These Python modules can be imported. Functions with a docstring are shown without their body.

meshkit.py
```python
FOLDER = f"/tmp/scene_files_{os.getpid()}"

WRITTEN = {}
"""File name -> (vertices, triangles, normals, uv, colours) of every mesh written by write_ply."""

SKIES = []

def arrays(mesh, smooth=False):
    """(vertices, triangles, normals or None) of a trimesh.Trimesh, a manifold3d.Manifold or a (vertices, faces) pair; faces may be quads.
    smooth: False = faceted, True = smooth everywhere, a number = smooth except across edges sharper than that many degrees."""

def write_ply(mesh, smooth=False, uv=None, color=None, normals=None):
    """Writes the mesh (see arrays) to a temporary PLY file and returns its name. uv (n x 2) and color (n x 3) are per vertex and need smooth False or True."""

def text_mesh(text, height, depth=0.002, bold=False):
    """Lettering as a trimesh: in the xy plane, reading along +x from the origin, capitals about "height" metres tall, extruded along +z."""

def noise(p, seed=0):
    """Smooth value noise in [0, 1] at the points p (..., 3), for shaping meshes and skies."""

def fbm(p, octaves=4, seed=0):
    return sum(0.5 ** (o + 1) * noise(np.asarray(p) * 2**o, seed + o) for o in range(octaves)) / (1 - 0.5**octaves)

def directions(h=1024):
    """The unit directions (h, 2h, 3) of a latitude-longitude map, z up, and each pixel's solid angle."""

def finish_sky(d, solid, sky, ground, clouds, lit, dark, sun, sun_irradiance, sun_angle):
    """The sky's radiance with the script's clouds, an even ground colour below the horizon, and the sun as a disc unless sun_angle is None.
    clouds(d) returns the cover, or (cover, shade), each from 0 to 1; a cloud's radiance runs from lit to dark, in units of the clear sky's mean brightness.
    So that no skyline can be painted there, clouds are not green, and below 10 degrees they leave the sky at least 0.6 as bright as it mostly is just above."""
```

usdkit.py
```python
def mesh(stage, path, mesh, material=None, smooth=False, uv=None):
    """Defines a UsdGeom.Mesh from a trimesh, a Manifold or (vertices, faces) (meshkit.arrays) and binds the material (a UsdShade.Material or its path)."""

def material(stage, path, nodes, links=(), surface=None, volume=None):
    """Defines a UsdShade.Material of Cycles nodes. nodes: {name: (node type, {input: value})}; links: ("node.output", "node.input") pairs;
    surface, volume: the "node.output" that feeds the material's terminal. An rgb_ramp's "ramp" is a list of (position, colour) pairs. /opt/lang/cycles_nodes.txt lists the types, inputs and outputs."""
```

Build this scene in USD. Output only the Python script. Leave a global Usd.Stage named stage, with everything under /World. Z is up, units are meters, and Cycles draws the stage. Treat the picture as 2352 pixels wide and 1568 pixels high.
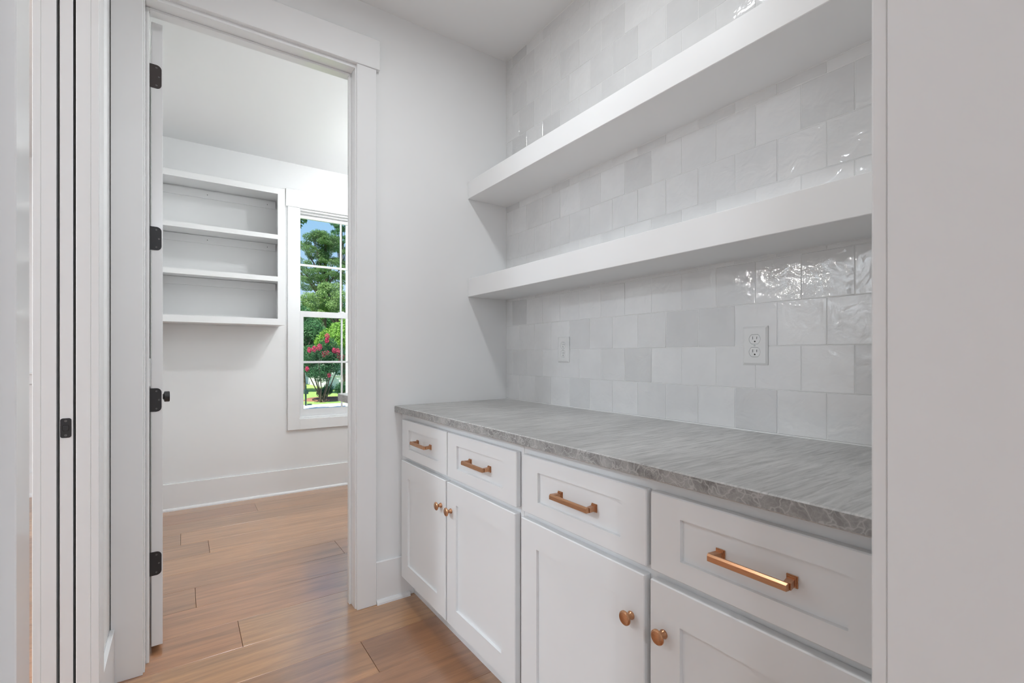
import math, random
import numpy as np, trimesh, usdkit
import manifold3d as m3
from pxr import Usd, UsdGeom, UsdLux, UsdShade, Sdf, Gf
from scipy.spatial import ConvexHull
from shapely.geometry import Polygon, box as sbox

stage = Usd.Stage.CreateInMemory()
UsdGeom.SetStageUpAxis(stage, "Z"); UsdGeom.SetStageMetersPerUnit(stage, 1.0)
UsdGeom.Xform.Define(stage, "/World"); UsdGeom.Scope.Define(stage, "/World/Looks")
random.seed(7); rng = np.random.default_rng(7)
Mf = m3.Manifold
MAT = usdkit.material

# ------------------------------------------------------------------ camera, sky, sun, exposure
CAM_H = 1.1511
cam = UsdGeom.Camera.Define(stage, "/World/camera")
cam.AddTranslateOp().Set(Gf.Vec3d(0, 0, CAM_H)); cam.AddRotateZOp().Set(-34.63); cam.AddRotateXOp().Set(90.0)
cam.CreateHorizontalApertureAttr(36.0); cam.CreateFocalLengthAttr(1095.5 / 2352 * 36)
cam.CreateVerticalApertureOffsetAttr(32.6 / 2352 * 36)
cam.CreateFStopAttr(9.0); cam.CreateFocusDistanceAttr(2.0)
cam.CreateClippingRangeAttr(Gf.Vec2f(0.02, 2000))
cam.CreateExposureAttr(0.07)

SUN_EL, SUN_AZ = 56.0, 235.0          # azimuth of the sun measured from +x towards +y
dome = UsdLux.DomeLight.Define(stage, "/World/sky"); dome.CreateIntensityAttr(1.0)
sd = (math.cos(math.radians(SUN_EL)) * math.cos(math.radians(SUN_AZ)), math.cos(math.radians(SUN_EL)) * math.sin(math.radians(SUN_AZ)), math.sin(math.radians(SUN_EL)))
sky_mat = MAT(stage, "/World/Looks/sky_look", {
    "tc": ("texture_coordinate", {}), "sp": ("separate_xyz", {}),
    "r": ("rgb_ramp", {"ramp": [(0.0, (.30, .33, .30)), (.495, (.42, .45, .45)), (.505, (.66, .80, .95)), (.62, (.38, .66, .96)), (.8, (.22, .50, .92)), (1.0, (.14, .36, .80))]}),
    "mr": ("map_range", {"from_min": -1.0, "from_max": 1.0, "to_min": 0.0, "to_max": 1.0}),
    "b": ("background_shader", {"strength": .95})},
    [("tc.generated", "sp.vector"), ("sp.z", "mr.value"), ("mr.result", "r.fac"), ("r.color", "b.color")], surface="b.background")
UsdShade.MaterialBindingAPI.Apply(dome.GetPrim()).Bind(sky_mat)
sun = UsdLux.DistantLight.Define(stage, "/World/sun"); sun.CreateIntensityAttr(2.3); sun.CreateNormalizeAttr(True); sun.CreateAngleAttr(0.55); sun.CreateColorAttr(Gf.Vec3f(1, .95, .86))
sun.AddRotateZOp().Set(SUN_AZ + 90); sun.AddRotateXOp().Set(-(90 - SUN_EL) * -1)

# ------------------------------------------------------------------ helpers
COUNT = {}
def numbered(parent, name):
    k = (parent, name); n = COUNT.get(k, 0); COUNT[k] = n + 1
    return f"{parent}/{name}" if n == 0 else f"{parent}/{name}_{n:03d}"
def meta(p, label=None, cat=None, group=None, kind=None):
    for k, v in (("label", label), ("category", cat), ("group", group), ("kind", kind)):
        if v: p.SetCustomDataByKey(k, v)
    return p
def thing(name, label, cat, loc=(0, 0, 0), rz=0.0, group=None, kind=None):
    x = UsdGeom.Xform.Define(stage, numbered("/World", name))
    if any(loc): x.AddTranslateOp().Set(Gf.Vec3d(*map(float, loc)))
    if rz: x.AddRotateZOp().Set(float(rz))
    return meta(x.GetPrim(), label, cat, group, kind)
def part(parent, name, mesh, mat, smooth=False, label=None, kind=None):
    path = numbered(str(parent.GetPath()) if parent else "/World", name)
    p = usdkit.mesh(stage, path, mesh, mat, smooth=smooth).GetPrim()
    return meta(p, label, None, None, kind)
def solo(name, mesh, mat, label, cat, kind=None, group=None, smooth=False):
    return meta(part(None, name, mesh, mat, smooth), label, cat, group, kind)

def hull(pts):
    pts = np.asarray(pts, float); h = ConvexHull(pts)
    m = trimesh.Trimesh(pts, h.simplices, process=True); m.fix_normals()
    return trimesh.convex.convex_hull(pts)
def bx(x0, x1, y0, y1, z0, z1, b=0.0):
    if x0 > x1: x0, x1 = x1, x0
    if y0 > y1: y0, y1 = y1, y0
    if z0 > z1: z0, z1 = z1, z0
    if b <= 0:
        m = trimesh.creation.box([x1 - x0, y1 - y0, z1 - z0]); m.apply_translation([(x0 + x1) / 2, (y0 + y1) / 2, (z0 + z1) / 2]); return m
    b = min(b, (x1 - x0) * .49, (y1 - y0) * .49, (z1 - z0) * .49)
    P = []
    for sx in (0, 1):
        for sy in (0, 1):
            for sz in (0, 1):
                c = np.array([(x0, x1)[sx], (y0, y1)[sy], (z0, z1)[sz]]); d = np.array([b * (1 - 2 * sx), b * (1 - 2 * sy), b * (1 - 2 * sz)])
                for k in range(3):
                    q = c + d; q[k] = c[k]; P.append(q)
    return trimesh.convex.convex_hull(np.array(P))
def cat_(*ms): return trimesh.util.concatenate([m for m in ms])
def man(m):
    m = m.copy(); m.merge_vertices()
    return Mf(m3.Mesh(np.asarray(m.vertices, np.float32), np.asarray(m.faces, np.uint32)))
def tri(m):
    a = m.to_mesh(); return trimesh.Trimesh(np.array(a.vert_properties[:, :3]), np.array(a.tri_verts), process=False)
def lathe(prof, n=32, axis="z"):
    m = trimesh.creation.revolve(np.array(prof, float), sections=n)
    if axis == "x": m.apply_transform(np.array([[0, 0, 1, 0], [0, 1, 0, 0], [-1, 0, 0, 0], [0, 0, 0, 1.]]))
    if axis == "-x": m.apply_transform(np.array([[0, 0, -1, 0], [0, 1, 0, 0], [1, 0, 0, 0], [0, 0, 0, 1.]]))
    if axis == "-y": m.apply_transform(np.array([[1, 0, 0, 0], [0, 0, -1, 0], [0, 1, 0, 0], [0, 0, 0, 1.]]))
    return m
def moved(m, x, y, z):
    m = m.copy(); m.apply_translation([x, y, z]); return m
def frustum_tube(pts, rad, n=8):
    pts = np.asarray(pts, float); V, Fc = [], []
    for i, p in enumerate(pts):
        t = pts[min(i + 1, len(pts) - 1)] - pts[max(i - 1, 0)]; t /= np.linalg.norm(t) + 1e-9
        a = np.cross(t, [1, 0, 0] if abs(t[0]) < .8 else [0, 1, 0]); a /= np.linalg.norm(a); b = np.cross(t, a)
        for k in range(n):
            g = 2 * math.pi * k / n; V.append(p + rad[i] * (math.cos(g) * a + math.sin(g) * b))
    for i in range(len(pts) - 1):
        for k in range(n):
            q = [i * n + k, i * n + (k + 1) % n, (i + 1) * n + (k + 1) % n, (i + 1) * n + k]
            Fc += [[q[0], q[1], q[2]], [q[0], q[2], q[3]]]
    return trimesh.Trimesh(np.array(V), np.array(Fc), process=False)

# ------------------------------------------------------------------ materials
def paint(name, col, rough, spec=.5, bump=0.0, scale=400.0):
    n = {"p": ("principled_bsdf", {"base_color": col, "roughness": rough, "specular_ior_level": spec})}; l = []
    if bump:
        n |= {"g": ("geometry", {}), "n": ("noise_texture", {"scale": scale, "detail": 2.0}), "b": ("bump", {"strength": bump, "distance": .0008})}
        l += [("g.position", "n.vector"), ("n.fac", "b.height"), ("b.normal", "p.normal")]
    return MAT(stage, "/World/Looks/" + name, n, l, surface="p.BSDF")
WALLP = paint("wall_paint", (.90, .90, .897), .62, .3, .12, 260.0)
CEILP = paint("ceiling_paint", (.90, .90, .897), .8, .2)
TRIM = paint("trim_paint", (.905, .905, .905), .15, .5, .02, 60.0)
CABP = paint("cabinet_paint", (.875, .885, .89), .36, .45, .04, 90.0)
SHELFP = paint("shelf_paint", (.90, .90, .897), .42, .4)
PLASTIC = paint("white_plastic", (.82, .82, .81), .25, .5)
GROUT = paint("grout", (.80, .80, .79), .8, .2)
DARK = paint("dark_slot", (.02, .018, .016), .6, .2)
BLACK = paint("black_metal", (.022, .021, .023), .42, .5, .15, 900.0)
BRONZE = paint("bronze_metal", (.050, .038, .036), .45, .5, .25, 900.0)
SCREW = paint("screw_grey", (.12, .115, .115), .3, .6)
RAWWOOD = paint("raw_wood", (.22, .13, .075), .8, .2)
VINYL = paint("window_vinyl", (.86, .86, .86), .25, .5)
EXTW = paint("exterior_white", (.86, .86, .86), .5, .3)
SHADEGREY = paint("recess_shade_grey", (.30, .34, .40), .5, .3)  # grey for the painted shade line on the porch post
METALW = paint("galvanised", (.6, .6, .6), .3, .6)

COPPER = MAT(stage, "/World/Looks/brushed_copper", {
    "g": ("geometry", {}), "mp": ("mapping", {"scale": (900, 40, 900)}), "n": ("noise_texture", {"scale": 1.0, "detail": 3.0}),
    "r": ("rgb_ramp", {"ramp": [(.25, (.46, .235, .125)), (.75, (.62, .34, .195))]}),
    "p": ("principled_bsdf", {"metallic": 1.0, "roughness": .30})},
    [("g.position", "mp.vector"), ("mp.vector", "n.vector"), ("n.fac", "r.fac"), ("r.color", "p.base_color")], surface="p.BSDF")

GLASS = MAT(stage, "/World/Looks/window_glass", {
    "t": ("transparent_bsdf", {"color": (.97, .98, .98)}), "gl": ("glossy_bsdf", {"color": (1, 1, 1), "roughness": 0.0}), "f": ("fresnel", {"IOR": 1.17}), "m": ("mix_closure", {})},
    [("f.fac", "m.fac"), ("t.BSDF", "m.closure1"), ("gl.BSDF", "m.closure2")], surface="m.closure")

def tile_mat(i, v, seed):
    return MAT(stage, f"/World/Looks/tile_glaze_{i:02d}", {
        "g": ("geometry", {}), "mp": ("mapping", {"location": (seed * 3.7, seed * 1.9, seed * 2.3)}),
        "n": ("noise_texture", {"scale": 9.0, "detail": 3.0, "roughness": .55}),
        "r": ("rgb_ramp", {"ramp": [(.25, (v * .955, v * .957, v * .955)), (.75, (v * 1.035, v * 1.035, v * 1.03))]}),
        "w": ("noise_texture", {"scale": 17.0, "detail": 2.5, "roughness": .5, "distortion": .6}),
        "w2": ("noise_texture", {"scale": 75.0, "detail": 2.0}),
        "mx": ("math", {"math_type": "multiply_add", "value2": .10}),
        "b": ("bump", {"strength": .6, "distance": .0050}),
        "p": ("principled_bsdf", {"roughness": .05, "specular_ior_level": 1.0})},
        [("g.position", "mp.vector"), ("mp.vector", "n.vector"), ("n.fac", "r.fac"), ("r.color", "p.base_color"),
         ("mp.vector", "w.vector"), ("mp.vector", "w2.vector"), ("w2.fac", "mx.value1"), ("w.fac", "mx.value3"), ("mx.value", "b.height"), ("b.normal", "p.normal")], surface="p.BSDF")
TILES = [tile_mat(i, v, i + 1.0) for i, v in enumerate([.72, .75, .785, .81, .825, .84, .85, .815])]

def wood_mat(i, a, b, c, seed):
    # grain runs along x; every board variant samples its own stretch of figure
    return MAT(stage, f"/World/Looks/oak_plank_{i:02d}", {
        "g": ("geometry", {}), "mp": ("mapping", {"location": (seed * 5.3, seed * 7.1, 0), "scale": (1, 1, 1)}),
        "m1": ("mapping", {"scale": (1.1, 12.0, 1.0)}), "n1": ("noise_texture", {"scale": 1.6, "detail": 4.0, "roughness": .6, "distortion": 1.1}),
        "m2": ("mapping", {"scale": (7.0, 150.0, 1.0)}), "n2": ("noise_texture", {"scale": 2.0, "detail": 3.0, "roughness": .6}),
        "m3": ("mapping", {"scale": (.5, 4.2, 1.0)}), "w": ("wave_texture", {"wave_type": "bands", "bands_direction": "y", "scale": 1.5, "distortion": 13.0, "detail": 1.5, "detail_scale": .9, "detail_roughness": .4}),
        "r": ("rgb_ramp", {"ramp": [(.28, a), (.5, b), (.74, c)]}),
        "k": ("rgb_ramp", {"ramp": [(.36, (.66, .62, .60)), (.56, (1, 1, 1))]}),
        "kw": ("rgb_ramp", {"ramp": [(.0, (.80, .77, .75)), (.22, (.93, .92, .91)), (.45, (1, 1, 1))]}),
        "x": ("mix", {"mix_type": "multiply", "fac": .32}), "x2": ("mix", {"mix_type": "multiply", "fac": .5}),
        "bp": ("bump", {"strength": .25, "distance": .0006}),
        "p": ("principled_bsdf", {"roughness": .36, "specular_ior_level": .6, "coat_weight": 1.0, "coat_roughness": .21, "coat_ior": 1.9})},
        [("g.position", "mp.vector"), ("mp.vector", "m1.vector"), ("mp.vector", "m2.vector"), ("mp.vector", "m3.vector"), ("m1.vector", "n1.vector"), ("m2.vector", "n2.vector"), ("m3.vector", "w.vector"),
         ("n1.fac", "r.fac"), ("n2.fac", "k.fac"), ("w.fac", "kw.fac"), ("r.color", "x.color1"), ("k.color", "x.color2"), ("x.color", "x2.color1"), ("kw.color", "x2.color2"),
         ("x2.color", "p.base_color"), ("n2.fac", "bp.height"), ("bp.normal", "p.normal")], surface="p.BSDF")
def tone(v, s=1.0): return (v * .575, v * .275 * s, v * .118 * s)
WOOD = [wood_mat(i, tone(.60 * k, s), tone(.80 * k, s), tone(.99 * k, s), i * 1.37 + .4) for i, (k, s) in enumerate([(.80, .95), (.93, .99), (1.0, 1.02), (1.08, 1.05), (1.18, 1.08), (.87, 1.04), (1.02, .96)])]

STONE = MAT(stage, "/World/Looks/grey_quartzite", {
    "g": ("geometry", {}), "sx": ("separate_xyz", {}),
    "mr": ("mapping", {"rotation": (0, 0, .06), "scale": (6.0, 70.0, 40.0)}), "n": ("noise_texture", {"scale": 1.35, "detail": 6.0, "roughness": .68, "distortion": .7}),
    "n0": ("noise_texture", {"scale": 3.2, "detail": 3.0}),
    "top": ("rgb_ramp", {"ramp": [(.28, (.31, .304, .293)), (.5, (.535, .527, .51)), (.72, (.69, .68, .66))]}),
    "cl": ("rgb_ramp", {"ramp": [(.35, (.86, .86, .86)), (.65, (1.05, 1.05, 1.05))]}), "tm": ("mix", {"mix_type": "multiply", "fac": 1.0}),
    "mv": ("mapping", {"scale": (14, 16, 10)}), "nd": ("noise_texture", {"scale": 30.0, "detail": 2.0}), "va": ("vector_math", {"math_type": "multiply_add", "vector2": (.06, .06, .06)}),
    "v1": ("voronoi_texture", {"feature": "distance_to_edge", "scale": 38.0}), "v2": ("voronoi_texture", {"feature": "distance_to_edge", "scale": 95.0}),
    "e1": ("rgb_ramp", {"ramp": [(.0, (.95, .95, .95)), (.045, (.35, .35, .35)), (.10, (0, 0, 0))]}), "e2": ("rgb_ramp", {"ramp": [(.0, (.35, .35, .35)), (.06, (.1, .1, .1)), (.14, (0, 0, 0))]}),
    "ev": ("mix", {"mix_type": "lighten", "fac": 1.0}),
    "eb": ("rgb_ramp", {"ramp": [(.33, (.19, .187, .182)), (.66, (.42, .416, .406))]}), "en": ("noise_texture", {"scale": 17.0, "detail": 5.0, "roughness": .65}),
    "ec": ("mix", {"mix_type": "mix", "color2": (.52, .517, .508)}),
    "nm": ("separate_xyz", {}), "ab": ("math", {"math_type": "absolute"}), "gt": ("math", {"math_type": "less_than", "value2": .6}), "abz": ("math", {"math_type": "absolute"}),
    "fin": ("mix", {"mix_type": "mix"}), "bp": ("bump", {"strength": .12, "distance": .001}),
    "p": ("principled_bsdf", {"roughness": .38, "specular_ior_level": .45})},
    [("g.position", "mr.vector"), ("mr.vector", "n.vector"), ("n.fac", "top.fac"), ("g.position", "n0.vector"), ("n0.fac", "cl.fac"), ("top.color", "tm.color1"), ("cl.color", "tm.color2"),
     ("g.position", "nd.vector"), ("nd.color", "va.vector1"), ("g.position", "va.vector3"), ("va.vector", "v1.vector"), ("va.vector", "v2.vector"),
     ("v1.distance", "e1.fac"), ("v2.distance", "e2.fac"), ("e1.color", "ev.color1"), ("e2.color", "ev.color2"),
     ("g.position", "en.vector"), ("en.fac", "eb.fac"), ("ev.color", "ec.fac"), ("eb.color", "ec.color1"),
     ("g.normal", "nm.vector"), ("nm.z", "abz.value1"), ("abz.value", "gt.value1"), ("gt.value", "fin.fac"), ("tm.color", "fin.color1"), ("ec.color", "fin.color2"),
     ("fin.color", "p.base_color"), ("n.fac", "bp.height"), ("bp.normal", "p.normal")], surface="p.BSDF")

def leaf_mat(name, a, b, trans=.35):
    return MAT(stage, "/World/Looks/" + name, {
        "g": ("geometry", {}), "r": ("rgb_ramp", {"ramp": [(0, a), (1, b)]}), "d": ("principled_bsdf", {"roughness": .5, "specular_ior_level": .3}),
        "t": ("translucent_bsdf", {}), "m": ("mix_closure", {"fac": trans})},
        [("g.random_per_island", "r.fac"), ("r.color", "d.base_color"), ("r.color", "t.color"), ("d.BSDF", "m.closure1"), ("t.BSDF", "m.closure2")], surface="m.closure")
L_PINE = leaf_mat("pine_needles", (.13, .24, .08), (.33, .47, .17))
L_OAK = leaf_mat("pale_leaves", (.22, .35, .12), (.55, .66, .30))
L_DARK = leaf_mat("dark_leaves", (.07, .19, .07), (.25, .43, .17))
L_LIME = leaf_mat("lime_leaves", (.20, .38, .06), (.38, .58, .15))
L_MYRT = leaf_mat("myrtle_leaves", (.05, .14, .06), (.22, .36, .15))
L_PINK = leaf_mat("pink_petals", (.62, .07, .17), (.85, .22, .33))
BARK = paint("bark", (.11, .085, .065), .9, .2)
ASPH = paint("asphalt", (.50, .51, .54), .9, .2, .4, 60.0)
LAWN = MAT(stage, "/World/Looks/lawn", {"g": ("geometry", {}), "n": ("noise_texture", {"scale": 7.0, "detail": 6.0, "roughness": .7}), "r": ("rgb_ramp", {"ramp": [(.3, (.16, .30, .05)), (.7, (.36, .46, .17))]}), "p": ("principled_bsdf", {"roughness": .9, "specular_ior_level": .1})},
    [("g.position", "n.vector"), ("n.fac", "r.fac"), ("r.color", "p.base_color")], surface="p.BSDF")
MULCH = paint("mulch", (.26, .13, .09), .9, .1, .5, 40.0)
DGREEN = paint("dark_green_metal", (.015, .04, .03), .5, .4)
ROOFM = paint("roof_shingle", (.16, .16, .17), .9, .1)
PANEBLUE = paint("house_pane", (.20, .32, .36), .1, .6)
def emit(name, col, s):
    return MAT(stage, "/World/Looks/" + name, {"e": ("emission", {"color": col, "strength": s})}, surface="e.emission")

# ------------------------------------------------------------------ key dimensions (metres)
XT, YB, ZC = 1.4727, 2.188, 2.772          # tile face, pantry back wall, ceiling
XL = -.21                                  # pantry left wall face
WT = .117                                  # wall thickness
YN0, YN1 = .0995, .2165                    # near wall
YF = 4.36                                  # laundry window wall
XLR = 1.78                                 # laundry right wall
XCF = .8304                                # counter front
YL0, YL1 = -3.6, 5.44                      # house extents
S = "structure"

# ------------------------------------------------------------------ floor
ZF = 0.0
floor = thing("floor", "warm oak wide-plank floor running through pantry and laundry room", "floor", kind=S)
part(floor, "subfloor", bx(-3.4, 3.2, YL0 - .1, 5.6, -.14, -.013), RAWWOOD)
part(floor, "floorboards", bx(-3.4, 3.2, YL0 - .1, -.122, -.013, 0), WOOD[2], kind="stuff")
def plank(x0, x1, y0, y1):
    b, t = .0014, .013
    return hull([(x, y, z) for x in (x0 + b, x1 - b) for y in (y0 + b, y1 - b) for z in (ZF,)] + [(x, y, z) for x in (x0 + .0005, x1 - .0005) for y in (y0 + .0005, y1 - .0005) for z in (ZF - b, ZF - t)])
known = {2.386: .93, 1.930: 1.02, 3.070: 1.15, 3.754: 1.28, 4.210: 1.20, 2.158: .197, 1.702: .59, 2.614: .051, 2.842: .778, 3.298: .131, 3.526: -.010, 3.982: .461}
row, k0, pc = 2.158 - 10 * .228, -10, 0
LEN = 1.52
for r in range(-10, 15):
    y0 = 2.158 + r * .228
    j = next((v for q, v in known.items() if abs(q - y0) < .02), None)
    if j is None: j = ((r * .61803) % 1.0) * LEN + (.85 if -1 <= r <= 9 else 0)
    xs = [j - LEN * n for n in range(4, 0, -1)] + [j + LEN * n for n in range(0, 3)]
    xs = [x for x in xs if -3.3 < x < XLR - .03]; xs = [-3.3] + xs + [XLR]
    if xs[1] + 3.3 < .1: xs.pop(1)
    for a, b in zip(xs[:-1], xs[1:]):
        if y0 > YF and a > -.1: continue
        pc += 1
        part(floor, "floor_plank", plank(a, b, y0, min(y0 + .228, 5.58)), WOOD[(pc * 5 + r * 3) % 7])

# ------------------------------------------------------------------ walls and ceiling
DJ0, DJ1, DZ = -.113, .644, 2.457            # back door opening between jamb faces
wb = thing("wall_back", "plain white painted wall with the laundry doorway", "wall", kind=S)
part(wb, "wall_panel", cat_(bx(DJ1 + .019, 1.60, YB, YB + WT, 0, ZC), bx(DJ0 - .019, DJ1 + .019, YB, YB + WT, DZ + .019, ZC), bx(-.2095, DJ0 - .019, YB, YB + WT, 0, ZC)), WALLP)

PJ0, PJ1, PZ = 1.0165, 1.755, 2.44           # pocket doorway in the left wall, along y
wl = thing("wall_left", "white painted side wall with the pocket doorway", "wall", kind=S)
part(wl, "wall_panel", cat_(bx(-.31, XL, YN1 - .117, PJ0 - .018, 0, ZC), bx(-.31, XL, PJ0 - .018, PJ1, PZ + .03, ZC),
     bx(-.241, XL, PJ1 + .018, YF + .15, 0, ZC), bx(-.31, -.28, PJ1 + .018, YL1, 0, ZC), bx(-.28, -.241, 2.56, YF + .15, 0, ZC)), WALLP)
solo("wall_laundry", cat_(bx(XLR, XLR + .12, YB + WT, YF + .15, 0, ZC), bx(1.60, XLR + .12, YB, YB + WT, 0, ZC)), WALLP, "white side wall of the laundry room behind the grey counter", "wall", S)

WX0, WX1, WZ0, WZ1 = .817, 1.543, .612, 2.399   # window opening
wf = thing("wall_far", "white far wall of the laundry room holding the tall window", "wall", kind=S)
part(wf, "wall_panel", cat_(bx(-.241, WX0, YF, YF + .15, 0, ZC), bx(WX1, XLR + .12, YF, YF + .15, 0, ZC), bx(WX0, WX1, YF, YF + .15, 0, WZ0), bx(WX0, WX1, YF, YF + .15, WZ1, ZC)), WALLP)

NJ0, NJ1 = -.118, .70                         # near opening the camera looks through
wn = thing("wall_near", "white wall around the opening nearest the viewer", "wall", kind=S)
part(wn, "wall_panel", cat_(bx(NJ1 + .018, 3.2, YN0, YN1, 0, ZC), bx(-3.3, NJ0 - .018, YN0, YN1, 0, ZC), bx(NJ0 - .018, NJ1 + .018, YN0, YN1, 2.46, ZC)), WALLP)

solo("ceiling", cat_(bx(-3.4, 3.3, YL0 - .1, 4.54, ZC, ZC + .2), bx(-3.4, -.2, 4.54, 5.6, ZC, ZC + .2)), CEILP, "flat white painted ceiling over pantry and laundry room", "ceiling", S)
solo("wall_side_room", cat_(bx(-3.4, -3.3, YN1, YL1 + .12, 0, ZC), bx(-3.4, -.241, YL1, YL1 + .12, 0, ZC)), WALLP, "white far wall of the room beyond the pocket doorway", "wall", S)
solo("wall_kitchen", cat_(bx(-3.4, 3.3, YL0 - .1, YL0, 0, ZC), bx(-3.4, -3.3, YL0, YN1, 0, ZC), bx(3.2, 3.3, YL0, YN1, 0, ZC)), WALLP, "white outer walls of the kitchen behind the viewer", "wall", S)
solo("roof_slab", cat_(bx(-3.7, 3.5, YL0 - .3, 4.62, ZC + .2, ZC + .35), bx(-3.7, -.2, 4.62, 5.70, ZC + .2, ZC + .35)), ROOFM, "flat dark roof over the rooms", "roof", S)

# tiled wall on the right
wr = thing("wall_right", "tiled wall of glossy pale grey square tiles in running bond", "wall", kind=S)
part(wr, "wall_panel", bx(XT + .009, XT + .13, YN0, YB + WT, 0, ZC), WALLP)
part(wr, "grout_bed", bx(XT + .0008, XT + .009, YN1, YB, .86, ZC), GROUT)
SH = [(1.459, 1.552), (1.971, 2.061)]         # floating shelf bottoms and tops
PY, PA, PB = .1338, .593, .526
G = .0006
def tile_mesh(y0, y1, z0, z1):
    y0, y1, z0, z1 = y0 + G, y1 - G, z0 + G, z1 - G
    b = .0014; o = rng.normal(0, .00035, 4); x0 = XT
    f = [(x0 + o[i], y, z) for i, (y, z) in enumerate([(y0 + b, z0 + b), (y1 - b, z0 + b), (y0 + b, z1 - b), (y1 - b, z1 - b)])]
    bk = [(x, y, z) for x in (XT + .0014, XT + .008) for y in (y0, y1) for z in (z0, z1)]
    return hull(f + bk)
zones = [([.9165, 1.048, 1.181, 1.3135, 1.446, 1.459], "ABABA"), ([1.552, 1.674, 1.804, 1.936, 1.971], "BABA"), ([2.061, 2.187, 2.319, 2.451, 2.583, 2.715, ZC], "ABABAB")]
OUT = [(.793, 1.1825), (1.7025, 1.1795)]
for zs, ph in zones:
    for z0, z1, p in zip(zs[:-1], zs[1:], ph):
        ys = [YN1] + [y for y in [(PA if p == "A" else PB) + PY * n for n in range(-4, 14)] if YN1 + .02 < y < YB - .012] + [YB - .001]
        for y0, y1 in zip(ys[:-1], ys[1:]):
            m = tile_mesh(y0, y1, z0, z1)
            for oy, oz in OUT:                 # the electrical box cut out of the tiles
                if y0 < oy + .03 and y1 > oy - .03 and z0 < oz + .05 and z1 > oz - .05:
                    m = tri(man(m) - man(bx(XT - .02, XT + .02, oy - .028, oy + .028, oz - .048, oz + .048)))
            part(wr, "tile", m, TILES[int(rng.choice(8, p=[.07, .1, .15, .17, .17, .13, .08, .13]))])
bead = lambda y0, y1, x, z, sx, sz: hull([(x, y, z) for y in (y0, y1)] + [(x + sx, y, z) for y in (y0, y1)] + [(x, y, z + sz) for y in (y0, y1)])
part(wr, "caulk_bead", cat_(bead(YN1, YB, XT, .914, -.003, .003), bead(YN1, YB, XT, SH[0][0], -.002, -.002), bead(YN1, YB, XT, SH[1][0], -.002, -.002), bead(YN1, YB, XT, ZC, -.003, -.003),
     hull([(XT, YB, z) for z in (.914, ZC)] + [(XT - .002, YB, z) for z in (.914, ZC)] + [(XT, YB - .002, z) for z in (.914, ZC)])), GROUT)

# ------------------------------------------------------------------ baseboards and trim
def shoe_y(x0, x1, y, h=.016, d=.014):      # quarter-round along x, in front of a face at y (towards -y)
    return hull([(x, y, 0) for x in (x0, x1)] + [(x, y, h) for x in (x0, x1)] + [(x, y - d, 0) for x in (x0, x1)] + [(x, y - d * .92, h * .45) for x in (x0, x1)] + [(x, y - d * .5, h * .9) for x in (x0, x1)])
bb = thing("baseboard_back", "tall white baseboard between doorway casing and cabinets", "baseboard", kind=S)
part(bb, "board", bx(.737, .925, YB - .014, YB, 0, .193, .002), TRIM)
part(bb, "shoe_moulding", shoe_y(.738, .90, YB - .014, .019, .016), TRIM)
bf = thing("baseboard_far", "tall white baseboard along the laundry window wall", "baseboard", kind=S)
part(bf, "board", bx(XL, XLR, YF - .015, YF, 0, .2, .002), TRIM)
part(bf, "shoe_moulding", shoe_y(XL, XLR, YF - .015, .019, .015), TRIM)
bl = thing("baseboard_left", "white baseboard on the short wall beside the pocket doorway", "baseboard", kind=S)
part(bl, "board", cat_(bx(XL, XL + .014, 1.854, YB - .019, 0, .193, .002), bx(XL, XL + .014, YN1 + .02, .945, 0, .193, .002), bx(XL, XL + .014, YB + WT + .02, YF - .015, 0, .2, .002)), TRIM)
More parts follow.
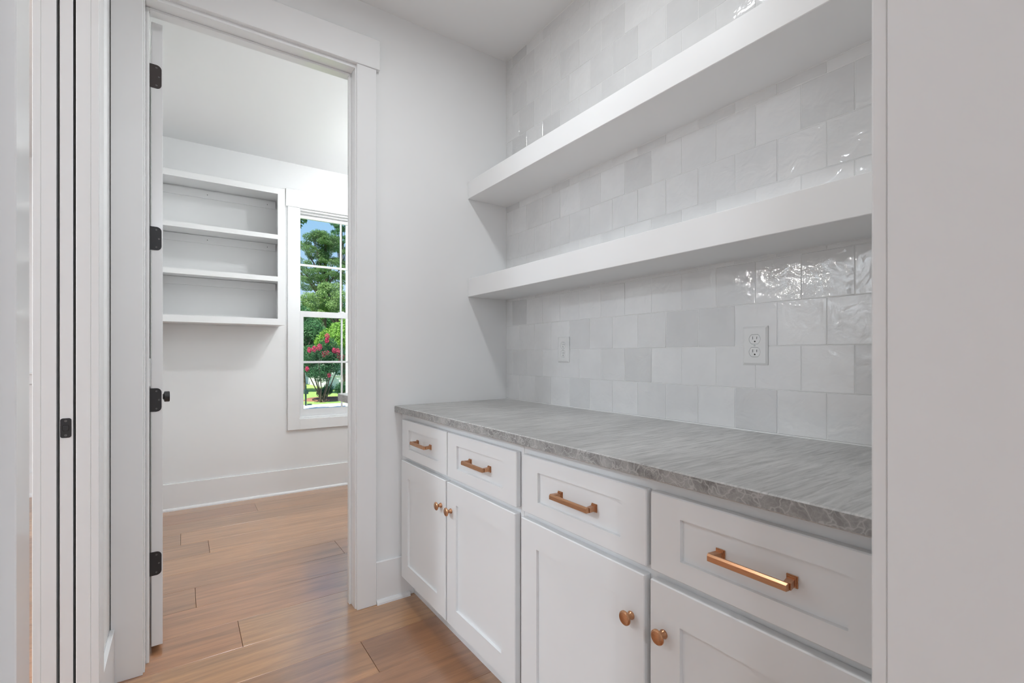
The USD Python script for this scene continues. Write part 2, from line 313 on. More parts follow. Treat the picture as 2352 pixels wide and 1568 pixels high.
bs = thing("baseboard_side_room", "white baseboard in the room beyond the pocket doorway", "baseboard", kind=S)
part(bs, "board", bx(-3.3, -.31, YL1 - .015, YL1, 0, .2, .002), TRIM); part(bs, "shoe_moulding", shoe_y(-3.3, -.31, YL1 - .015, .03, .014), TRIM)
part(bs, "chair_rail", cat_(bx(-3.3, -.31, YL1 - .02, YL1, .92, 1.0, .002), bx(-3.3, -.31, YL1 - .035, YL1, 1.0, 1.012, .002)), TRIM)

# doorway to the laundry: casing, jambs, stops
t1 = thing("trim_1", "white flat casing and jambs framing the laundry doorway", "door casing", kind=S)
CZ = 2.472
part(t1, "casing", bx(.649, .737, YB - .018, YB, 0, CZ, .0015), TRIM)
part(t1, "casing", bx(-.2075, -.118, YB - .018, YB, 0, CZ, .0015), TRIM)
part(t1, "header_casing", bx(-.2085, .752, YB - .025, YB, CZ, 2.606, .0015), TRIM)
part(t1, "jamb", bx(DJ1, DJ1 + .019, YB - .002, YB + WT, 0, DZ + .019, .001), TRIM)
part(t1, "jamb", bx(DJ0 - .019, DJ0, YB - .002, YB + WT, 0, DZ + .019, .001), TRIM)
part(t1, "head_jamb", bx(DJ0, DJ1, YB - .002, YB + WT, DZ, DZ + .019, .001), TRIM)
st0, st1 = YB + .055, YB + .080
part(t1, "door_stop", bx(DJ1 - .010, DJ1, st0, st1, 0, DZ, .0015), TRIM)
part(t1, "door_stop", bx(DJ0, DJ0 + .010, st0, st1, 0, DZ, .0015), TRIM)
part(t1, "door_stop", bx(DJ0 + .010, DJ1 - .010, st0, st1, DZ - .010, DZ, .0015), TRIM)
part(t1, "rear_casing", cat_(bx(.649, .737, YB + WT, YB + WT + .018, 0, CZ, .0015), bx(-.2075, -.122, YB + WT, YB + WT + .018, 0, CZ, .0015), bx(-.2085, .752, YB + WT, YB + WT + .025, CZ, 2.606, .0015)), TRIM)

# pocket doorway trim in the left wall
t2 = thing("trim_2", "white casing and split jambs of the pocket doorway", "door casing", kind=S)
part(t2, "casing", bx(XL, -.192, PJ1, PJ1 + .099, 0, 2.46, .0015), TRIM)
part(t2, "casing", bx(XL, -.192, PJ0 - .0715, PJ0, 0, 2.46, .0015), TRIM)
part(t2, "header_casing", bx(XL, -.186, PJ0 - .09, PJ1 + .115, 2.46, 2.60, .0015), TRIM)
part(t2, "split_jamb", bx(-.31, -.28, PJ1, PJ1 + .018, 0, PZ, .001), TRIM)
part(t2, "split_jamb", bx(-.241, XL, PJ1, PJ1 + .018, 0, PZ, .001), TRIM)
part(t2, "jamb", bx(-.31, XL, PJ0 - .018, PJ0, 0, PZ, .001), TRIM)
part(t2, "head_jamb", cat_(bx(-.31, -.28, PJ0, PJ1, PZ, PZ + .03, .001), bx(-.241, XL, PJ0, PJ1, PZ, PZ + .03, .001)), TRIM)
part(t2, "rear_casing", cat_(bx(-.327, -.31, PJ1, PJ1 + .09, 0, 2.46, .0015), bx(-.327, -.31, PJ0 - .09, PJ0, 0, 2.46, .0015), bx(-.333, -.31, PJ0 - .1, PJ1 + .1, 2.46, 2.6, .0015)), TRIM)

# opening nearest the viewer
t3 = thing("trim_3", "white jamb and casing edge of the opening nearest the viewer", "door casing", kind=S)
part(t3, "jamb", bx(NJ1, NJ1 + .018, YN0 - .001, YN1, 0, 2.46, .001), TRIM)
part(t3, "jamb", bx(NJ0 - .018, NJ0, YN0 - .001, YN1, 0, 2.46, .001), TRIM)
part(t3, "head_jamb", bx(NJ0, NJ1, YN0 - .001, YN1, 2.442, 2.46, .001), TRIM)
part(t3, "casing", bx(NJ1 + .001, NJ1 + .09, YN1, YN1 + .0165, 0, 2.46, .002), TRIM)
part(t3, "casing", bx(NJ0 - .088, NJ0 - .001, YN1, YN1 + .0165, 0, 2.46, .002), TRIM)
part(t3, "header_casing", bx(NJ0 - .09, NJ1 + .1, YN1, YN1 + .022, 2.46, 2.6, .002), TRIM)

# ------------------------------------------------------------------ door to the laundry (swung open) and pocket door
d1 = thing("door_1", "white panelled door swung open into the laundry, black hinges on its edge", "door", loc=(-.064, 2.318, 0), rz=3.6, kind=S)
DW, DT, D0, D1Z = .752, .036, .022, 2.446
lf = man(bx(-DT, 0, 0, DW, D0, D1Z, .0012))
for z0, z1 in ((.20, 1.02), (1.14, 2.32)):
    for xa, xb in ((-.008, .01), (-DT - .01, -DT + .008)):
        lf = lf - man(bx(xa, xb, .115, DW - .115, z0, z1))
part(d1, "door_leaf", tri(lf), TRIM)
def hinge_plate(zc):
    h, r = .0455, .016
    sh = Polygon([(-.044, -h), (-.004 - r, -h)] + [(-.004 - r + r * math.sin(a), -h + r - r * math.cos(a)) for a in np.linspace(0, math.pi / 2, 9)] +
                 [(-.004 - r + r * math.cos(a), h - r + r * math.sin(a)) for a in np.linspace(0, math.pi / 2, 9)] + [(-.044, h)])
    for a, b in ((-.026, -.008), (.010, .028)): sh = sh.difference(sbox(-.05, a, -.0425, b))
    m = trimesh.creation.extrude_polygon(sh, .0022, engine="earcut")
    m.apply_transform(np.array([[1, 0, 0, 0], [0, 0, 1, -.0022], [0, 1, 0, zc], [0, 0, 0, 1.]])); m.fix_normals(); return m
for i, zc in enumerate((2.237, 1.607, .979, .343)):
    mt = BRONZE if i == 0 else BLACK
    hp = part(d1, "hinge", hinge_plate(zc), mt, label="dark bronze hinge leaf" if i == 0 else "black hinge leaf with rounded corners")
    part(d1, "hinge_barrel", cat_(*[moved(trimesh.creation.cylinder(.0062, .0165, sections=16), -.047, -.004, zc + .0182 * k) for k in (-2, -1, 0, 1, 2)]), mt, 30)
    for sx, sz in ((-.020, .034), (-.012, 0.0), (-.020, -.034)):
        part(hp, "screw", moved(lathe([(0, -.0006), (.0012, .0004), (.0030, .0009), (.0034, 0), (.0034, -.001), (0, -.001)], 16, "-y"), sx, -.0024, zc + sz), SCREW, 30)
kn = part(d1, "door_knob", moved(lathe([(0, 0), (.033, 0), (.033, .006), (.028, .009), (.013, .012), (.0125, .026), (.020, .029), (.0265, .031), (.0265, .050), (.025, .0525), (0, .053)], 40, "x"), 0, .688, .943), BLACK, 35)
part(d1, "door_knob", moved(lathe([(0, 0), (.033, 0), (.033, .006), (.028, .009), (.013, .012), (.0125, .026), (.020, .029), (.0265, .031), (.0265, .050), (.025, .0525), (0, .053)], 40, "-x"), -DT, .688, .943), BLACK, 35)

d2 = thing("door_2", "white pocket door slid into the wall, edge showing a black latch", "door", kind=S)
part(d2, "door_leaf", bx(-.2738, -.2468, PJ1 + .002, PJ1 + .75, .012, 2.42, .001), TRIM)
def rrect(w, h, r, n=7):
    P = []
    for cx, cz, a0 in ((w / 2 - r, h / 2 - r, 0), (-w / 2 + r, h / 2 - r, 90), (-w / 2 + r, -h / 2 + r, 180), (w / 2 - r, -h / 2 + r, 270)):
        P += [(cx + r * math.cos(math.radians(a0 + 90 * i / (n - 1))), cz + r * math.sin(math.radians(a0 + 90 * i / (n - 1)))) for i in range(n)]
    return Polygon(P)
def facing_neg_y(sh, x, y, z, t):            # a flat shape in xz, extruded from y to y - t
    m = trimesh.creation.extrude_polygon(sh, t, engine="earcut")
    m.apply_transform(np.array([[1, 0, 0, x], [0, 0, -1, y], [0, 1, 0, z], [0, 0, 0, 1.]])); m.fix_normals(); return m
lp = part(d2, "latch_plate", facing_neg_y(rrect(.0225, .053, .0055), -.2612, PJ1 + .002, .9545, .0018), BLACK)
part(lp, "latch_bolt", facing_neg_y(Polygon([(-.0058, .0055), (.0058, .0055), (.0058, -.001)] + [(.0058 * math.cos(a), -.002 + .0058 * math.sin(a)) for a in np.linspace(0, -math.pi, 11)] + [(-.0058, -.001)]), -.2612, PJ1 + .0002, .9545, .0022), BLACK, label="latch bolt")
part(lp, "latch_recess", facing_neg_y(rrect(.0145, .017, .004).difference(rrect(.0125, .0148, .004)), -.2612, PJ1 + .0003, .9545, .0004), DARK)
for sz in (.0195, -.0195):
    part(lp, "screw", moved(lathe([(0, 0), (.0009, .0003), (.0028, .0007), (.0032, 0), (.0032, -.001), (0, -.001)], 16, "-y"), -.2612, PJ1 + .0004, .9545 + sz), SCREW, 30)

# ------------------------------------------------------------------ window
w1 = thing("window_1", "tall white double-hung window with muntins looking onto trees", "window", kind=S)
part(w1, "side_casing", bx(.723, WX0, YF - .018, YF, .526, 2.402, .0015), TRIM)
part(w1, "side_casing", bx(WX1, 1.637, YF - .018, YF, .526, 2.402, .0015), TRIM)
part(w1, "bottom_casing", bx(WX0, WX1, YF - .018, YF, .526, WZ0 + .002, .0015), TRIM)
part(w1, "header_casing", bx(.708, 1.652, YF - .025, YF, 2.402, 2.548, .0015), TRIM)
fr = man(bx(WX0, WX1, YF, YF + .14, WZ0, WZ1)) - man(bx(WX0 + .006, WX1 - .006, YF - .02, YF + .2, WZ0 + .012, WZ1 - .012)) + (man(bx(WX0, WX1, YF + .035, YF + .14, WZ0, WZ1)) - man(bx(WX0 + .013, WX1 - .013, YF - .02, YF + .2, WZ0 + .022, WZ1 - .026)))
part(w1, "window_frame", tri(fr), VINYL)
def sash(y0, y1, x0, x1, z0, z1, st, tr, br, name, mz):
    m = man(bx(x0, x1, y0, y1, z0, z1, .0015)) - man(bx(x0 + st, x1 - st, y0 - .02, y1 + .02, z0 + br, z1 - tr))
    s = part(w1, name, tri(m), VINYL)
    ym = (y0 + y1) / 2; xm = (x0 + x1) / 2
    part(s, "vertical_muntin", bx(xm - .0075, xm + .0075, ym - .008, ym + .008, z0 + br - .002, z1 - tr + .002, .003), VINYL)
    part(s, "horizontal_muntin", bx(x0 + st - .002, x1 - st + .002, ym - .0078, ym + .0078, mz - .0095, mz + .0095, .003), VINYL)
    for xa, xb in ((x0 + st - .003, xm), (xm, x1 - st + .003)):
        for za, zb in ((z0 + br - .003, mz), (mz, z1 - tr + .003)):
            part(s, "pane", bx(xa, xb, ym - .0015, ym + .0015, za, zb), GLASS)
sash(YF + .070, YF + .100, WX0 + .013, WX1 - .013, 1.495, WZ1 - .026, .0075, .030, .043, "upper_sash", 1.938)
sash(YF + .036, YF + .066, WX0 + .013, WX1 - .013, .634, 1.535, .026, .049, .056, "lower_sash", 1.095)
part(w1, "sash_lock", cat_(bx(1.15, 1.21, YF + .04, YF + .062, 1.535, 1.541, .001), bx(1.165, 1.2, YF + .046, YF + .058, 1.541, 1.549, .002)), VINYL)

# ------------------------------------------------------------------ laundry: open shelf unit on the window wall
UX0, UX1, UY = XL + .002, .6585, YF - .28
su = thing("wall_shelf_unit", "white open shelf unit hung on the laundry wall beside the window", "shelf unit")
FF = .019
part(su, "face_frame", tri(man(bx(UX0, UX1, UY, UY + FF, 1.389, 2.452, .0012)) - man(cat_(bx(UX0 + .05, UX1 - .05, UY - .1, UY + .1, 1.438, 1.728))) - man(bx(UX0 + .05, UX1 - .05, UY - .1, UY + .1, 1.765, 2.055)) - man(bx(UX0 + .05, UX1 - .05, UY - .1, UY + .1, 2.090, 2.407))), SHELFP)
part(su, "side_panel", bx(UX1 - .0195, UX1 - .001, UY + FF, YF, 1.392, 2.450), SHELFP)
part(su, "side_panel", bx(UX0 + .001, UX0 + .0195, UY + FF, YF, 1.392, 2.450), SHELFP)
for z0, z1, nm in ((1.392, 1.438, "bottom_panel"), (1.745, 1.765, "shelf"), (2.070, 2.090, "shelf"), (2.425, 2.450, "top_panel")):
    part(su, nm, bx(UX0 + .0195, UX1 - .0195, UY + FF, YF - .006, z0, z1), SHELFP)
part(su, "back_panel", bx(UX0 + .0195, UX1 - .0195, YF - .006, YF - .001, 1.40, 2.44), SHELFP)
for z1 in (2.415, 2.068, 1.743):
    rl = part(su, "hanging_rail", bx(UX0 + .03, UX1 - .027, YF - .018, YF - .006, z1 - .058, z1, .001), SHELFP)
    for xs_ in (.157, .570):
        if z1 > 2: part(rl, "screw", moved(lathe([(0, -.0004), (.0012, .0004), (.0026, .0006), (.003, 0), (0, -.0002)], 12, "-y"), xs_, YF - .0182, z1 - .030), SCREW, 30)

# laundry counter and its cabinet, corner showing past the doorway
LCX, LCY = .805, 3.10
lc = thing("laundry_counter", "pale grey stone counter corner in front of the laundry window", "counter", loc=(0, 0, 0))
part(lc, "slab", bx(LCX, XLR, YB + WT + .03, LCY, .868, .914, .003), STONE)
lb = thing("laundry_cabinet", "white base cabinet under the laundry counter", "cabinet")
part(lb, "carcass", bx(LCX + .075, XLR - .002, YB + WT + .05, LCY - .06, .0, .868), CABP)
part(lb, "toe_kick", bx(LCX + .13, LCX + .14, YB + WT + .05, LCY - .06, 0, .1), CABP)

# ------------------------------------------------------------------ pantry: shelves
for (z0, z1), lab in zip(SH, ("thick white floating shelf just above the outlets, lower of two", "thick white floating shelf higher on the tile, upper of two")):
    solo("floating_shelf", bx(1.2297, XT - .0005, YN1 + .0005, YB - .0005, z0, z1, .0016), SHELFP, lab, "shelf", group=None)

# ------------------------------------------------------------------ pantry: base cabinets
XD, XO, XFF = .850, .846, .8695
def shaker(x, y0, y1, z0, z1, sy, sz):
    m = man(bx(x, XFF - .0005, y0, y1, z0, z1, .0022))
    rec = hull([(x - .001, y, z) for y in (y0 + sy - .0008, y1 - sy + .0008) for z in (z0 + sz - .0008, z1 - sz + .0008)] + [(x + .0085, y, z) for y in (y0 + sy, y1 - sy) for z in (z0 + sz, z1 - sz)])
    return tri(m - man(rec))
def handle(yc, zc):
    x0 = XD + .0085
    foot = lambda y: [bx(x0 - .0028, x0, y - .0095, y + .0095, zc - .0105, zc + .0105, .0006), bx(x0 - .0055, x0 - .0028, y - .008, y + .008, zc - .009, zc + .009, .0008)]
    post = lambda y, e: hull([(x0 - .0045, y + s * .0062, zc + t * .0062) for s in (-1, 1) for t in (-1, 1)] + [(x0 - .027, y + e * .004 + s * .0060, zc + t * .0058) for s in (-1, 1) for t in (-1, 1)])
    h = .0068
    sec = [(-.0275, -h), (-.0275, h - .002), (-.0295, h), (-.0325, h), (-.0365, h - .0032), (-.0365, -h + .001), (-.0355, -h)]
    bar = hull([(x0 + a, yc + s * (.0735 if a > -.035 else .0722), zc + b) for a, b in sec for s in (-1, 1)])
    return cat_(*foot(yc - .066), *foot(yc + .066), post(yc - .066, -1), post(yc + .066, 1), bar)
knob_prof = [(0, 0), (.0092, 0), (.0098, .002), (.0088, .0045), (.0064, .008), (.0062, .013), (.0085, .0165), (.0135, .0185), (.0162, .0208), (.0160, .0232), (.0135, .0255), (.0128, .0258), (.0060, .0272), (0, .0276)]
def knob(y, z): return moved(lathe(knob_prof, 40, "-x"), XO, y, z)
units = [("white base cabinet in the corner by the doorway, with copper pulls and knobs", 1.1925, YB - .0005, [(1.682, 2.140), (1.208, 1.675)], [(1.684, 2.140, -1), (1.210, 1.672, 1)]),
         ("white base cabinet nearest the viewer, below the larger-looking outlet", YN1 + .0005, 1.1918, [(.705, 1.176), (.236, .693)], [(.707, 1.177, -1), (.236, .691, 1)])]
for lab, y0, y1, drs, dos in units:
    c = thing("base_cabinet", lab, "cabinet")
    part(c, "carcass", bx(XFF + .02, XT + .008, y0 + .001, y1 - .001, .1, .882), CABP)
    ff = man(bx(XFF, XFF + .02, y0, y1, .1, .882, .0008))
    part(c, "face_frame", tri(ff), CABP)
    part(c, "toe_kick", bx(.925, .94, y0, y1, 0, .1), CABP)
    for a, b in drs:
        d = part(c, "drawer", shaker(XD, a, b, .680, .853, .077, .0435), CABP)
        part(d, "handle", handle((a + b) / 2, .7665), COPPER, 25, label="brushed copper bar pull")
    for a, b, s in dos:
        d = part(c, "door", shaker(XO, a, b, .115, .662, .077, .0755), CABP)
        part(d, "knob", knob(a + .037 if s < 0 else b - .037, .557), COPPER, 40, label="round copper knob")

ct = solo("countertop", bx(XCF, XT - .0003, YN1 + .0005, YB - .0005, .883, .914, .0028), STONE, "grey veined stone countertop over the white base cabinets", "countertop")

# ------------------------------------------------------------------ electrical outlets
def outlet(yc, zc, lab):
    o = thing("electrical_outlet", lab, "outlet", group=None)
    pw, ph = .0785, .1205
    pts = [(XT - .0004, yc + s * pw / 2, zc + t * ph / 2) for s in (-1, 1) for t in (-1, 1)] + [(XT - .003, yc + s * pw / 2, zc + t * ph / 2) for s in (-1, 1) for t in (-1, 1)] + [(XT - .0066, yc + s * (pw / 2 - .006), zc + t * (ph / 2 - .006)) for s in (-1, 1) for t in (-1, 1)]
    def rec(k, g):
        r = .0172 + g; f = .0143 + g
        c = trimesh.creation.cylinder(r, .04, sections=48); c = man(c) ^ man(bx(-.1, .1, -.1, .1, -.1, .1)) 
        c = c ^ man(bx(-.1, .1, -f, f, -.1, .1))
        m = tri(c); m.apply_transform(np.array([[0, 0, 1, 0], [1, 0, 0, yc], [0, 1, 0, zc + k], [0, 0, 0, 1.]])); return m
    pl = man(hull(pts))
    for k in (.0201, -.0201): pl = pl - man(moved(rec(k, .0007), XT - .004, 0, 0))
    pl = pl - man(moved(lathe([(0, -.01), (.0030, -.01), (.0030, .01), (0, .01)], 20, "-x"), XT - .0075, yc, zc))
    part(o, "cover_plate", tri(pl), PLASTIC)
    part(o, "outlet_box", bx(XT - .0012, XT + .02, yc - .024, yc + .024, zc - .042, zc + .042), DARK)
    part(o, "screw", moved(lathe([(0, 0), (.0009, .0006), (.0027, .0009), (.0028, 0), (.0028, -.004), (0, -.004)], 20, "-x"), XT - .0056, yc, zc), METALW, 30)
    for k in (.0201, -.0201):
        m = man(moved(rec(k, 0), XT, 0, 0)) ^ man(bx(XT - .0064, XT + .006, yc - .05, yc + .05, zc - .1, zc + .1))
        for a, b, h, w in ((.0064, .0038, .0042, .0011), (-.0064, .0038, .0036, .0011)):
            m = m - man(bx(XT - .02, XT - .002, yc + a - w, yc + a + w, zc + k + b - h, zc + k + b + h))
        gh = trimesh.creation.cylinder(.0026, .03, sections=20); gh.apply_transform(np.array([[0, 0, 1, XT - .012], [1, 0, 0, yc], [0, 1, 0, zc + k - .0075], [0, 0, 0, 1.]]))
        m = m - (man(gh) ^ man(bx(XT - .03, XT - .002, yc - .01, yc + .01, zc + k - .0093, zc + k + .01)))
        rp = part(o, "receptacle", tri(m), PLASTIC)
        for a, b, h, w in ((.0064, .0038, .0042, .0011), (-.0064, .0038, .0036, .0011), (0, -.0072, .0022, .0024)):
            part(rp, "slot", bx(XT - .0035, XT - .0018, yc + a - w, yc + a + w, zc + k + b - h, zc + k + b + h), DARK)
outlet(OUT[0][0], OUT[0][1], "white duplex outlet on the tile, larger-looking and nearer the viewer")
outlet(OUT[1][0], OUT[1][1], "white duplex outlet on the tile, nearer the corner by the doorway")

# ------------------------------------------------------------------ lamps of the rooms and added unseen fill lights
GLOW = emit("lamp_diffuser", (1.0, .95, .88), 6.0)
def downlight(x, y, inten, lab, r=.075, col=(.85, .947, 1.05), z=ZC):
    t = thing("recessed_or_fill_light", lab, "ceiling light", loc=(x, y, z))  # shared by the inferred ceiling lamps and the added fills
    part(t, "trim_ring", lathe([(r, 0), (r + .018, 0), (r + .016, -.006), (r, -.008), (r, 0)], 40), TRIM, 30)
    L = UsdLux.DiskLight.Define(stage, str(t.GetPath()) + "/lamp"); L.CreateRadiusAttr(r); L.CreateIntensityAttr(inten); L.CreateColorAttr(Gf.Vec3f(*col)); L.AddTranslateOp().Set(Gf.Vec3d(0, 0, -.004))
def globe(x, y, inten, lab, r=.11, drop=.06, col=(.85, .947, 1.05)):
    t = thing("fill_globe", lab, "ceiling light", loc=(x, y, ZC))
    part(t, "canopy", lathe([(0, 0), (.07, 0), (.07, -.012), (.02, -.016), (.02, -drop), (0, -drop)], 32), BLACK, 30)
    L = UsdLux.SphereLight.Define(stage, str(t.GetPath()) + "/lamp"); L.CreateRadiusAttr(r); L.CreateIntensityAttr(inten); L.CreateColorAttr(Gf.Vec3f(*col)); L.AddTranslateOp().Set(Gf.Vec3d(0, 0, -drop - r))
downlight(.63, 1.22, 178.0, "recessed ceiling light over the pantry floor", r=.07, col=(.925, .97, 1.0))
downlight(1.35, 3.0, 250.0, "recessed ceiling light in the laundry room in front of its window", r=.075, col=(.935, .975, 1.01))
globe(1.62, 3.50, 40.0, "added unseen globe brightening the laundry ceiling", r=.1, drop=.10, col=(.935, .975, 1.0))  # unseen globe added to grade the laundry ceiling brighter to the right
for x, y, q, r, w in [(-1.2, -2.8, 78, .22, "beside the left-hand wall"), (.5, -1.4, 190, .09, "middle of the front row"), (2.1, -1.2, 190, .09, "far end of the front row"), (.5, -2.8, 190, .09, "middle of the rear row"), (2.1, -2.8, 190, .09, "far end of the rear row")]:
    downlight(x, y, q * .95, "added fill light in the unseen kitchen, " + w, r=r)  # unseen kitchen lights added as soft fill for the pantry
downlight(-2.9, 1.70, 165.0, "wide added fill light in the side room opposite the pocket doorway", r=.2)  # unseen light added to lift the lower tile and cabinet fronts
downlight(-2.8, 4.6, 120.0, "added fill light in the side room towards its far wall", r=.09)  # unseen light added for bounce through the pocket doorway
ch = thing("chandelier", "branched chandelier with bare bulbs in the side room", "chandelier", loc=(-2.0, 2.45, 1.95))
part(ch, "stem", cat_(frustum_tube([(0, 0, -.1), (0, 0, ZC - 1.95)], [.01, .01]), lathe([(0, -.12), (.03, -.1), (.035, -.05), (.012, 0), (0, 0)], 20)), BLACK, 40)
for k in range(5):
    a = k * math.pi / 2.5; e = np.array([.27 * math.cos(a), .27 * math.sin(a), 0])
    part(ch, "arm", frustum_tube([(0, 0, -.07), tuple(e * .6 + [0, 0, -.10]), tuple(e + [0, 0, -.05]), tuple(e + [0, 0, .0])], [.006] * 4), BLACK, 40)
    L = UsdLux.SphereLight.Define(stage, f"{ch.GetPath()}/bulb_{k}"); L.CreateRadiusAttr(.012); L.CreateIntensityAttr(420.0); L.CreateColorAttr(Gf.Vec3f(1, .97, .93)); L.AddTranslateOp().Set(Gf.Vec3d(*map(float, e + [0, 0, .03])))

# ------------------------------------------------------------------ outdoors
GZ = -.43
solo("lawn", cat_(bx(-30, 60, 16.6, 90, GZ - .5, GZ), bx(-30, 60, 5.6, 13.4, GZ - .5, GZ)), LAWN, "bright green lawn beyond the road outside the window", "lawn", S)
solo("road", bx(-30, 60, 13.4, 16.6, GZ - .5, GZ - .02), ASPH, "pale grey asphalt road crossing below the trees outside", "road", S)

def leaves(centres, n, size, seed, flat=1.0, shell=.55):
    n, size = int(n * 2.3), size * .55
    """Leaf quads scattered through a set of ellipsoids (x, y, z, rx, ry, rz)."""
    g = np.random.default_rng(seed); C = np.array(centres, float)
    w = (C[:, 3] * C[:, 4] * C[:, 5]) ** (2 / 3); idx = g.choice(len(C), n, p=w / w.sum())
    d = g.normal(size=(n, 3)); d /= np.linalg.norm(d, axis=1, keepdims=True)
    r = shell + (1.12 - shell) * g.random(n) ** .7
    P = C[idx, :3] + d * C[idx, 3:] * r[:, None]
    N = d * .6 + g.normal(size=(n, 3)) * .7 + np.array([0, 0, .35]); N /= np.linalg.norm(N, axis=1, keepdims=True)
    A = np.cross(N, g.normal(size=(n, 3))); A /= np.linalg.norm(A, axis=1, keepdims=True); B = np.cross(N, A)
    s = size * (.6 + .8 * g.random(n))[:, None]
    V = np.stack([P - A * s, P + B * s * .45 * flat, P + A * s, P - B * s * .45 * flat], 1).reshape(-1, 3)
    i = np.arange(n)[:, None] * 4
    return trimesh.Trimesh(V, np.vstack([i + [0, 1, 2], i + [0, 2, 3]]), process=False)
def tree(name, lab, cat, base, trunk_h, trunk_r, blobs, n, size, mat, seed, limbs=6, flat=1.0, group=None, shell=.5):
    t = thing(name, lab, cat, loc=base, group=group); g = np.random.default_rng(seed + 5)
    ms = [frustum_tube([(0, 0, -.1), (g.normal(0, .05), 0, trunk_h * .5), (g.normal(0, .1), 0, trunk_h)], [trunk_r, trunk_r * .8, trunk_r * .4])]
    for q in g.choice(len(blobs), min(limbs, len(blobs)), replace=False):
        e = np.array(blobs[q][:3]); st = np.array([0, 0, min(trunk_h * .98, max(.3, e[2] * .72))])
        ms.append(frustum_tube([st, st * .5 + e * .5 + [0, 0, .08 * np.linalg.norm(e - st)], e], [trunk_r * .34, trunk_r * .22, trunk_r * .08], 6))
    part(t, "trunk", cat_(*ms), BARK, 50)
    part(t, "foliage", leaves(blobs, n, size, seed, flat, shell), mat, kind="stuff")
    return t
def blobset(cx, cy, cz, R, H, n, seed, br=(.35, .6), squash=.7):
    g = np.random.default_rng(seed); out = []
    while len(out) < n:
        d = g.uniform(-1, 1, 3)
        if np.linalg.norm(d) > 1: continue
        b = g.uniform(*br); out.append((cx + d[0] * R, cy + d[1] * R, cz + d[2] * H, b, b, b * squash))
    return out
# tall pine
tree("pine_tree", "tall dark pine standing highest against the sky beyond the window", "tree", (8.7, 37.5, GZ), 10.4, .22,
     blobset(0, 0, 9.6, 1.45, 1.25, 46, 11, (.24, .5), .6) + blobset(0, 0, 7.8, 2.5, 1.3, 60, 12, (.24, .52), .5), 15500, .13, L_PINE, 1, 14, .55)
tree("pine_tree", "feathery thin-branched tree on the upper edge of the window view", "tree", (12.3, 46.0, GZ), 14.5, .14,
     blobset(.3, 0, 12.5, 1.4, 2.2, 34, 21, (.2, .42), .6), 3600, .16, L_DARK, 2, 16, .5)
tree("hardwood_tree", "broad pale green leafy tree below the pine", "tree", (8.6, 32.9, GZ), 5.4, .2,
     blobset(0, 0, 4.9, 2.4, 1.4, 66, 31, (.22, .5), .75), 15500, .10, L_OAK, 3, 14)
tree("hardwood_tree", "dark green dense tree behind the flowering shrub", "tree", (4.55, 27.6, GZ), 3.6, .16,
     blobset(-.1, 0, 3.2, 1.3, 1.0, 40, 41, (.26, .5), .8) + blobset(-.6, 0, 2.0, 1.0, .6, 8, 42, (.4, .55), .8), 11000, .10, L_DARK, 4, 8)
tree("hardwood_tree", "yellow green leafy tree beside the white house", "tree", (5.50, 19.95, GZ), 2.6, .1,
     blobset(0, 0, 2.25, .8, .62, 18, 51, (.3, .5), .8) + blobset(-.7, .3, 2.2, .4, .4, 6, 52, (.28, .4), .8), 9000, .085, L_LIME, 5, 8)
tree("hardwood_tree", "deep green backdrop tree filling the gap behind the others", "tree", (12.6, 52.0, GZ), 6.5, .2,
     blobset(0, 0, 5.2, 3.2, 1.7, 26, 61, (.7, 1.1), .8), 9000, .2, L_DARK, 6, 8)
tree("hardwood_tree", "mid green tree farther along the road side", "tree", (13.5, 36.0, GZ), 7.0, .2,
     blobset(0, 0, 5.6, 2.6, 2.2, 26, 71, (.6, 1.0), .8), 9000, .17, L_OAK, 7, 8)
tree("hardwood_tree", "dark leafy tree whose branch tip hangs into the window's top corner", "tree", (1.55, 12.0, GZ), 5.4, .13,
     blobset(0, 0, 5.25, .75, .65, 14, 81, (.25, .42), .75) + [(.74, 0, 4.78, .14, .14, .1), (.60, .1, 4.86, .2, .2, .15)], 4200, .075, L_DARK, 8, 10)
tree("hardwood_tree", "rounded green tree at the far end of the lawn", "tree", (-.6, 37.0, GZ), 5.0, .2,
     blobset(0, 0, 4.2, 2.2, 1.8, 22, 91, (.6, .95), .8), 8000, .17, L_OAK, 9, 8)
tree("hardwood_tree", "low dense dark tree directly behind the pink-flowered shrub", "tree", (4.35, 22.0, GZ), 1.6, .08,
     blobset(0, 0, 1.75, .62, .75, 16, 111, (.3, .45), .8) + blobset(.1, .2, 2.7, .75, .55, 12, 112, (.3, .5), .8), 8000, .075, L_DARK, 10, 8)
